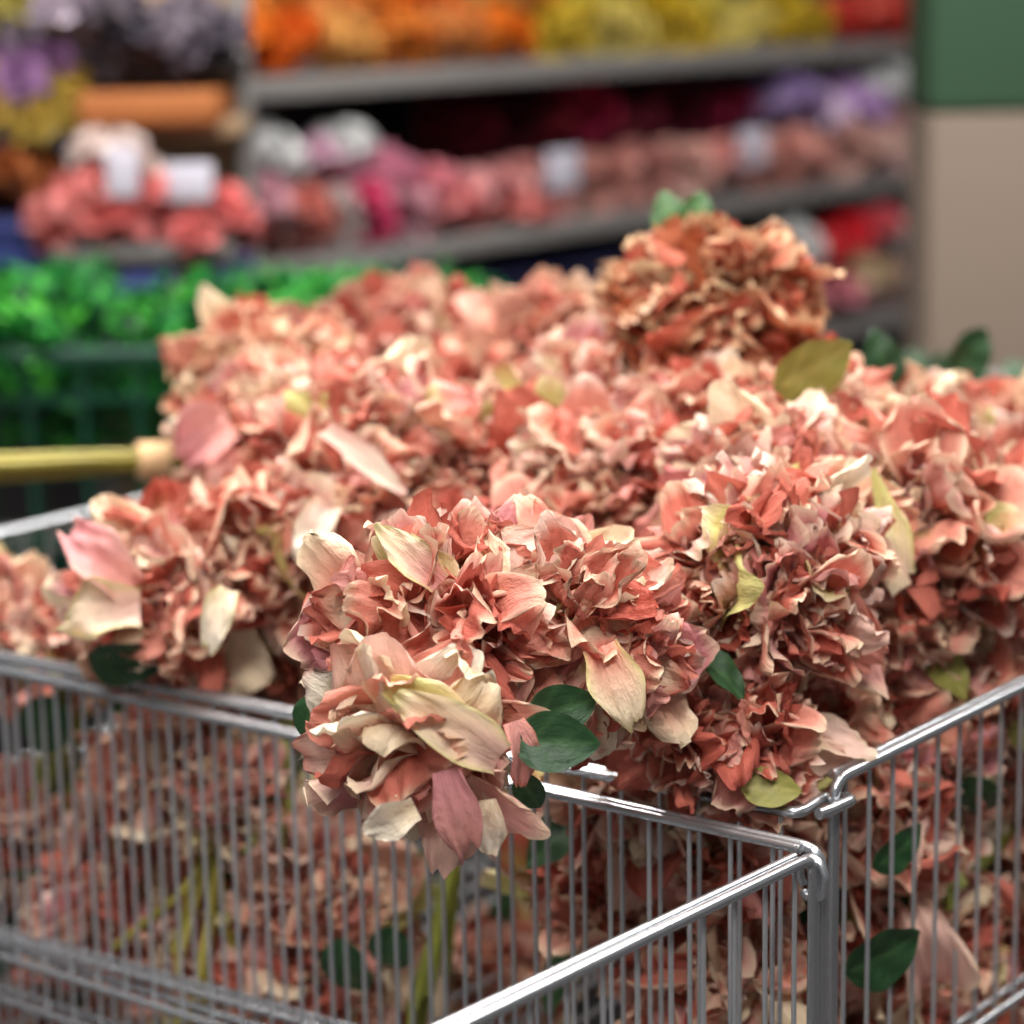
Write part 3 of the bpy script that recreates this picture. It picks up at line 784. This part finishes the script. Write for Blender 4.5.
for i, (px, py, c, r) in enumerate(((245,205,(220,150,160),.06),(262,150,(226,196,210),.055),(288,210,(196,120,110),.06),(312,175,(214,160,176),.06),(332,150,(236,206,216),.055),
        (318,215,(224,178,176),.055),(352,205,(226,70,110),.06),(378,170,(206,130,150),.055),(388,210,(230,150,160),.06),(420,190,(196,120,130),.055),(440,212,(210,120,120),.06),(475,195,(206,140,140),.06),(505,205,(196,116,112),.06),(532,190,(206,140,136),.06))):
    bunch(px, py, .05, r*1.12, tuple(min(250, v*1.16) for v in c), 'pink', MS)
for i, (px, py, c, r) in enumerate(((455,120,(92,26,40),.07),(500,115,(70,22,34),.07),(540,125,(120,36,48),.065),(580,105,(170,50,84),.065),(622,118,(110,40,54),.07),(668,105,(92,30,48),.07),(720,108,(150,40,74),.065))):
    bunch(px, py, .13, r, tuple(min(250, v*1.25) for v in c), 'dark maroon', MS)
for i, (px, py, c, r) in enumerate(((600,178,(190,140,130),.06),(640,170,(176,124,118),.06),(682,165,(206,160,150),.06),(715,160,(196,136,130),.06),(768,158,(186,130,120),.06),(800,150,(206,150,140),.065),(838,148,(214,160,150),.065),(872,142,(220,170,160),.065),(900,138,(214,160,160),.065))):
    bunch(px, py, .02, r, tuple(min(250, v*1.12) for v in c), 'dusty beige', MS)
for i, (px, py, c, r) in enumerate(((780,95,(160,140,180),.07),(812,108,(196,176,206),.07),(845,100,(180,150,190),.07),(868,85,(220,196,226),.07),(895,98,(206,180,220),.07))):
    bunch(px, py+4, .06, r*1.15, tuple(min(250, v*1.15) for v in c), 'lilac', MS)
LS = 'on the lower shelf'
for i, (px, py, c, r) in enumerate(((762,265,(120,30,40),.07),(790,240,(226,200,206),.065),(815,255,(206,60,66),.07),(838,235,(196,40,50),.065),(858,275,(226,180,150),.07),(868,232,(230,90,100),.07),(895,240,(236,210,220),.07),(900,285,(220,170,170),.07),(830,290,(200,130,140),.065))):
    bunch(px, py, .03, r, tuple(min(250, v*1.12) for v in c), 'red and white', LS)
def card(px, py, w, h, label, P=None, inn=-.03, mat=None):
    P = P or on_front(px, py, inn)
    b = MB(); b.box((0,0,0), w, .003, h, AX, .001)
    o = b.build('price_card', mat or CARD, None); o.location = P
    tag(o, label, 'price card', 'white price cards on the shelves'); return o
card(563, 170, .085, .062, 'blank looking white price card on the middle shelf, left of its twin')
card(753, 148, .09, .065, 'white price card on the middle shelf, nearer the beige column')
# navy crates on the low shelf
for i, (xa, xb, lab) in enumerate(((445,560,'navy blue plastic crate on the lower shelf behind the dip of the heap'),(570,690,'navy blue plastic crate on the lower shelf behind the crowning bouquet'))):
    pa, pb = on_front(xa, 250, .04), on_front(xb, 250, .04)
    w = (pb-pa).length; z0, z1 = zs['low'], zs['mid']-.07
    r_ = empty('storage_crate', Vector(((pa.x+pb.x)/2, (pa.y+pb.y)/2, z0)), lab, 'crate', 'navy crates on the lower shelf')
    h = z1-z0
    bx = MB()
    bx.box(SN*.0+UP*(h/2), w, .012, h, AX, .003); bx.box(SN*.3+UP*(h/2), w, .012, h, AX, .003)
    bx.box(SD*(-w/2)+SN*.15+UP*(h/2), .012, .3, h, AX, .003); bx.box(SD*(w/2)+SN*.15+UP*(h/2), .012, .3, h, AX, .003)
    bx.box(SN*.15+UP*.008, w, .3, .012, AX, .002)
    bx.build('crate_body', NAVY, r_)
    rm = MB()
    for k in range(7): rm.box(SD*(-w/2+w*(k+.5)/7)-SN*.008+UP*(h*.45), .008, .006, h*.8, AX)
    rm.build('crate_ribs', NAVY, r_)
    rm = MB(); rm.box(-SN*.006+UP*(h-.012), w+.02, .02, .024, AX, .004); rm.build('crate_lip', NAVY, r_)

# the smaller stand at the left, nearer
Yl = 2.95
def lp(px, py, dy=0): return at(px, py, Yl+dy)
xl, xr = lp(50,240).x, lp(232,240).x
zl = {'a': lp(140,246).z, 'b': lp(140,128).z, 'c': lp(140,62).z}
st = empty('display_stand', ((xl+xr)/2, Yl+.16, 0), 'small grey display stand of pink packs at the left', 'shelves')
W = xr-xl
for k, z in zl.items():
    b = MB(); b.box((0,{'a':0,'b':.06,'c':.06}[k],z-.01), W, {'a':.30,'b':.18,'c':.18}[k], .02, bev=.003); b.build('shelf_board', {'a':GREYM,'b':WOOD,'c':GREYD}[k], st)
b = MB(); b.box((0,.155,.72), W, .012, 1.44); b.build('back_panel', WOOD, st)
for i in (-1,1):
    b = MB(); b.box((i*(W/2-.008),.13,.72), .02, .03, 1.44, bev=.003); b.build('upright', GREYM, st)
b = MB(); b.box((0,-.0,zl['a']-.028-.07), W-.01, .28, .13, bev=.004); b.build('blue_bin', BLUE, st)
PS = 'in the stand at the left'
for i, (px, py, c) in enumerate(((75,215,(222,146,142)),(105,195,(226,140,136)),(138,215,(220,120,118)),(170,200,(226,134,132)),(200,215,(222,126,124)),(90,232,(216,120,116)),(150,232,(220,124,122)),(212,232,(214,120,118)),(118,165,(236,206,200)))):
    bunch(px, py, 0, .060, c, 'salmon pink', PS, lp(px, py, .05))
AX2 = AX; AX = (Vector((1,0,0)), Vector((0,1,0)), UP)
card(122, 172, .038, .06, 'tall white card among the salmon pink bunches in the stand', lp(122,172,-.01))
card(190, 182, .055, .045, 'wide white card among the salmon pink bunches in the stand', lp(190,182,-.01))
AX = AX2
ob = MB(); ob.box((0,0,.02), lp(208,100).x-lp(68,100).x, .2, .038, bev=.004); o = ob.build('cardboard_tray', ORANGEB, None); o.location = Vector((lp(142,120).x, Yl+.14, zl['b']))
tag(o, 'orange cardboard tray on the upper board of the left stand', 'tray')
for i, (px, py, c) in enumerate(((95,35,(96,88,96)),(125,18,(120,110,120)),(150,42,(84,80,92)),(180,22,(140,128,140)),(205,40,(100,92,104)))):
    bunch(px, py, 0, .055, c, 'charcoal grey', PS, lp(px, py, .12))
# far left pole stand
for i, (px, py, c, nm) in enumerate(((12,18,(190,176,90),'straw yellow'),(50,20,(206,190,206),'pale lilac'),(20,62,(176,130,180),'mauve'),(40,92,(216,186,90),'golden yellow'),(5,98,(206,170,80),'ochre'),(28,180,(170,96,50),'burnt orange'),(-5,190,(120,64,40),'brown'))):
    o = link('flower_bunch', MINI[i % 3]); s = 1.25; o.location = at(px, py, 3.05); o.scale = (s,s,s); o.rotation_euler = (-.6,.1,i*1.1); o.color = lin4(c)
    tag(o, f'{nm} artificial flower bunch on the rack at the left edge', 'artificial flowers', 'flower bunches on the rack at the left edge')
rk = empty('flower_rack', (at(-75,100,3.2).x, 3.2, 0), 'blue flower rack cut off by the left edge of the frame', 'rack')
rx = .40
for z in (at(10,118,3.1).z, at(10,48,3.1).z, at(10,208,3.1).z):
    b = MB(); b.box((0,-.06,z-.02), rx, .24, .016, bev=.003); b.build('rack_shelf', WOOD if z > 1.2 else BLUE, rk)
b = MB(); b.box((0,-.05,at(10,235,3.1).z-.03), rx, .24, .12, bev=.004); b.build('blue_bin', BLUE, rk)
b = MB(); b.box((0,.08,.8), rx, .02, 1.6); b.build('back_panel', GREYD, rk)

# ------------------------------------------------------------------ column, floor, wall
Yc = 3.1
xc = at(929, 200, Yc).x; zg = at(960, 113, Yc).z
def struct(o): o['kind'] = 'structure'; return o
cw = .5
c = MB(); c.box((xc+cw/2, Yc+.09, zg/2), cw, .18, zg, bev=.008); struct(c.build('column', BEIGE))
c = MB(); c.box((xc+cw/2, Yc+.09, (zg+3.2)/2), cw+.004, .184, 3.2-zg, bev=.012); struct(c.build('column_upper', GREENW))
f = MB(); f.box((0,3.5,-.05), 14, 13, .1); struct(f.build('floor', FLOORM))
w = MB(); w.box((0,9.0,1.6), 14, .1, 3.2); struct(w.build('wall_back', WALLM))

# grey plastic box with pale leaves behind the heap at the right
pr = at(960, 400, 2.3)
gb = empty('plant_tub', (pr.x, 2.35, 0), 'grey tub with a few pale green leaves before the beige column', 'tub')
b = MB(); b.box((0,0,pr.z/2), .34, .26, pr.z, bev=.012); b.build('tub_body', GREYM, gb)
for k in range(10):
    add_leaf(gb, Vector((pr.x+random.uniform(-.12,.12), 2.3+random.uniform(-.08,.08), pr.z-.01)), (random.uniform(-.7,.7), random.uniform(-.3,.3), .5), random.uniform(-.5,.5), k % 2, 1.0, (0,-1,0))

# ------------------------------------------------------------------ light: strip lamps under the ceiling and dim light from all sides
wd = bpy.data.worlds.new('world'); sc.world = wd; wd.use_nodes = True
bg = wd.node_tree.nodes['Background']; bg.inputs[0].default_value = (.92,.96,1,1); bg.inputs[1].default_value = .14
def strip(x, y, z, w, l, e, rot=0, col=(1,.97,.93)):
    ld = bpy.data.lights.new('ceiling_lamp', 'AREA'); ld.shape = 'RECTANGLE'; ld.size = w; ld.size_y = l; ld.energy = e; ld.color = col
    o = bpy.data.objects.new('ceiling_lamp', ld); COL.objects.link(o); o.location = (x, y, z); o.rotation_euler = (0,0,rot)
yaw = -math.atan2(SD.x, SD.y)
strip(-.5, .9, 3.0, .35, 2.4, 33, yaw)
strip(.7, .3, 3.0, .35, 2.4, 30, yaw)
strip(-.2, -.5, 3.0, .35, 2.4, 66, yaw)
strip(.6, 2.4, 3.0, .35, 2.4, 80, yaw)
strip(1.9, 2.6, 3.0, .35, 2.4, 75, yaw)  # extra strip added to brighten the right end of the shelves
strip(-1.2, 1.8, 3.0, .35, 2.4, 70, yaw)

ld = bpy.data.lights.new('front_fill_light', 'AREA'); ld.shape = 'RECTANGLE'; ld.size = 4; ld.size_y = 2; ld.energy = 7; ld.color = (.95,.98,1)  # unseen soft fill added behind the camera to lift the front blooms
o = bpy.data.objects.new('front_fill_light', ld); COL.objects.link(o); o.location = (-.6, -4.0, 2.1); o.rotation_euler = (PI/2-.1, 0, 0)

vs = sc.view_settings
vs.view_transform = 'Standard'; vs.look = 'None'; vs.gamma = 1; vs.use_curve_mapping = False; vs.exposure = -0.07
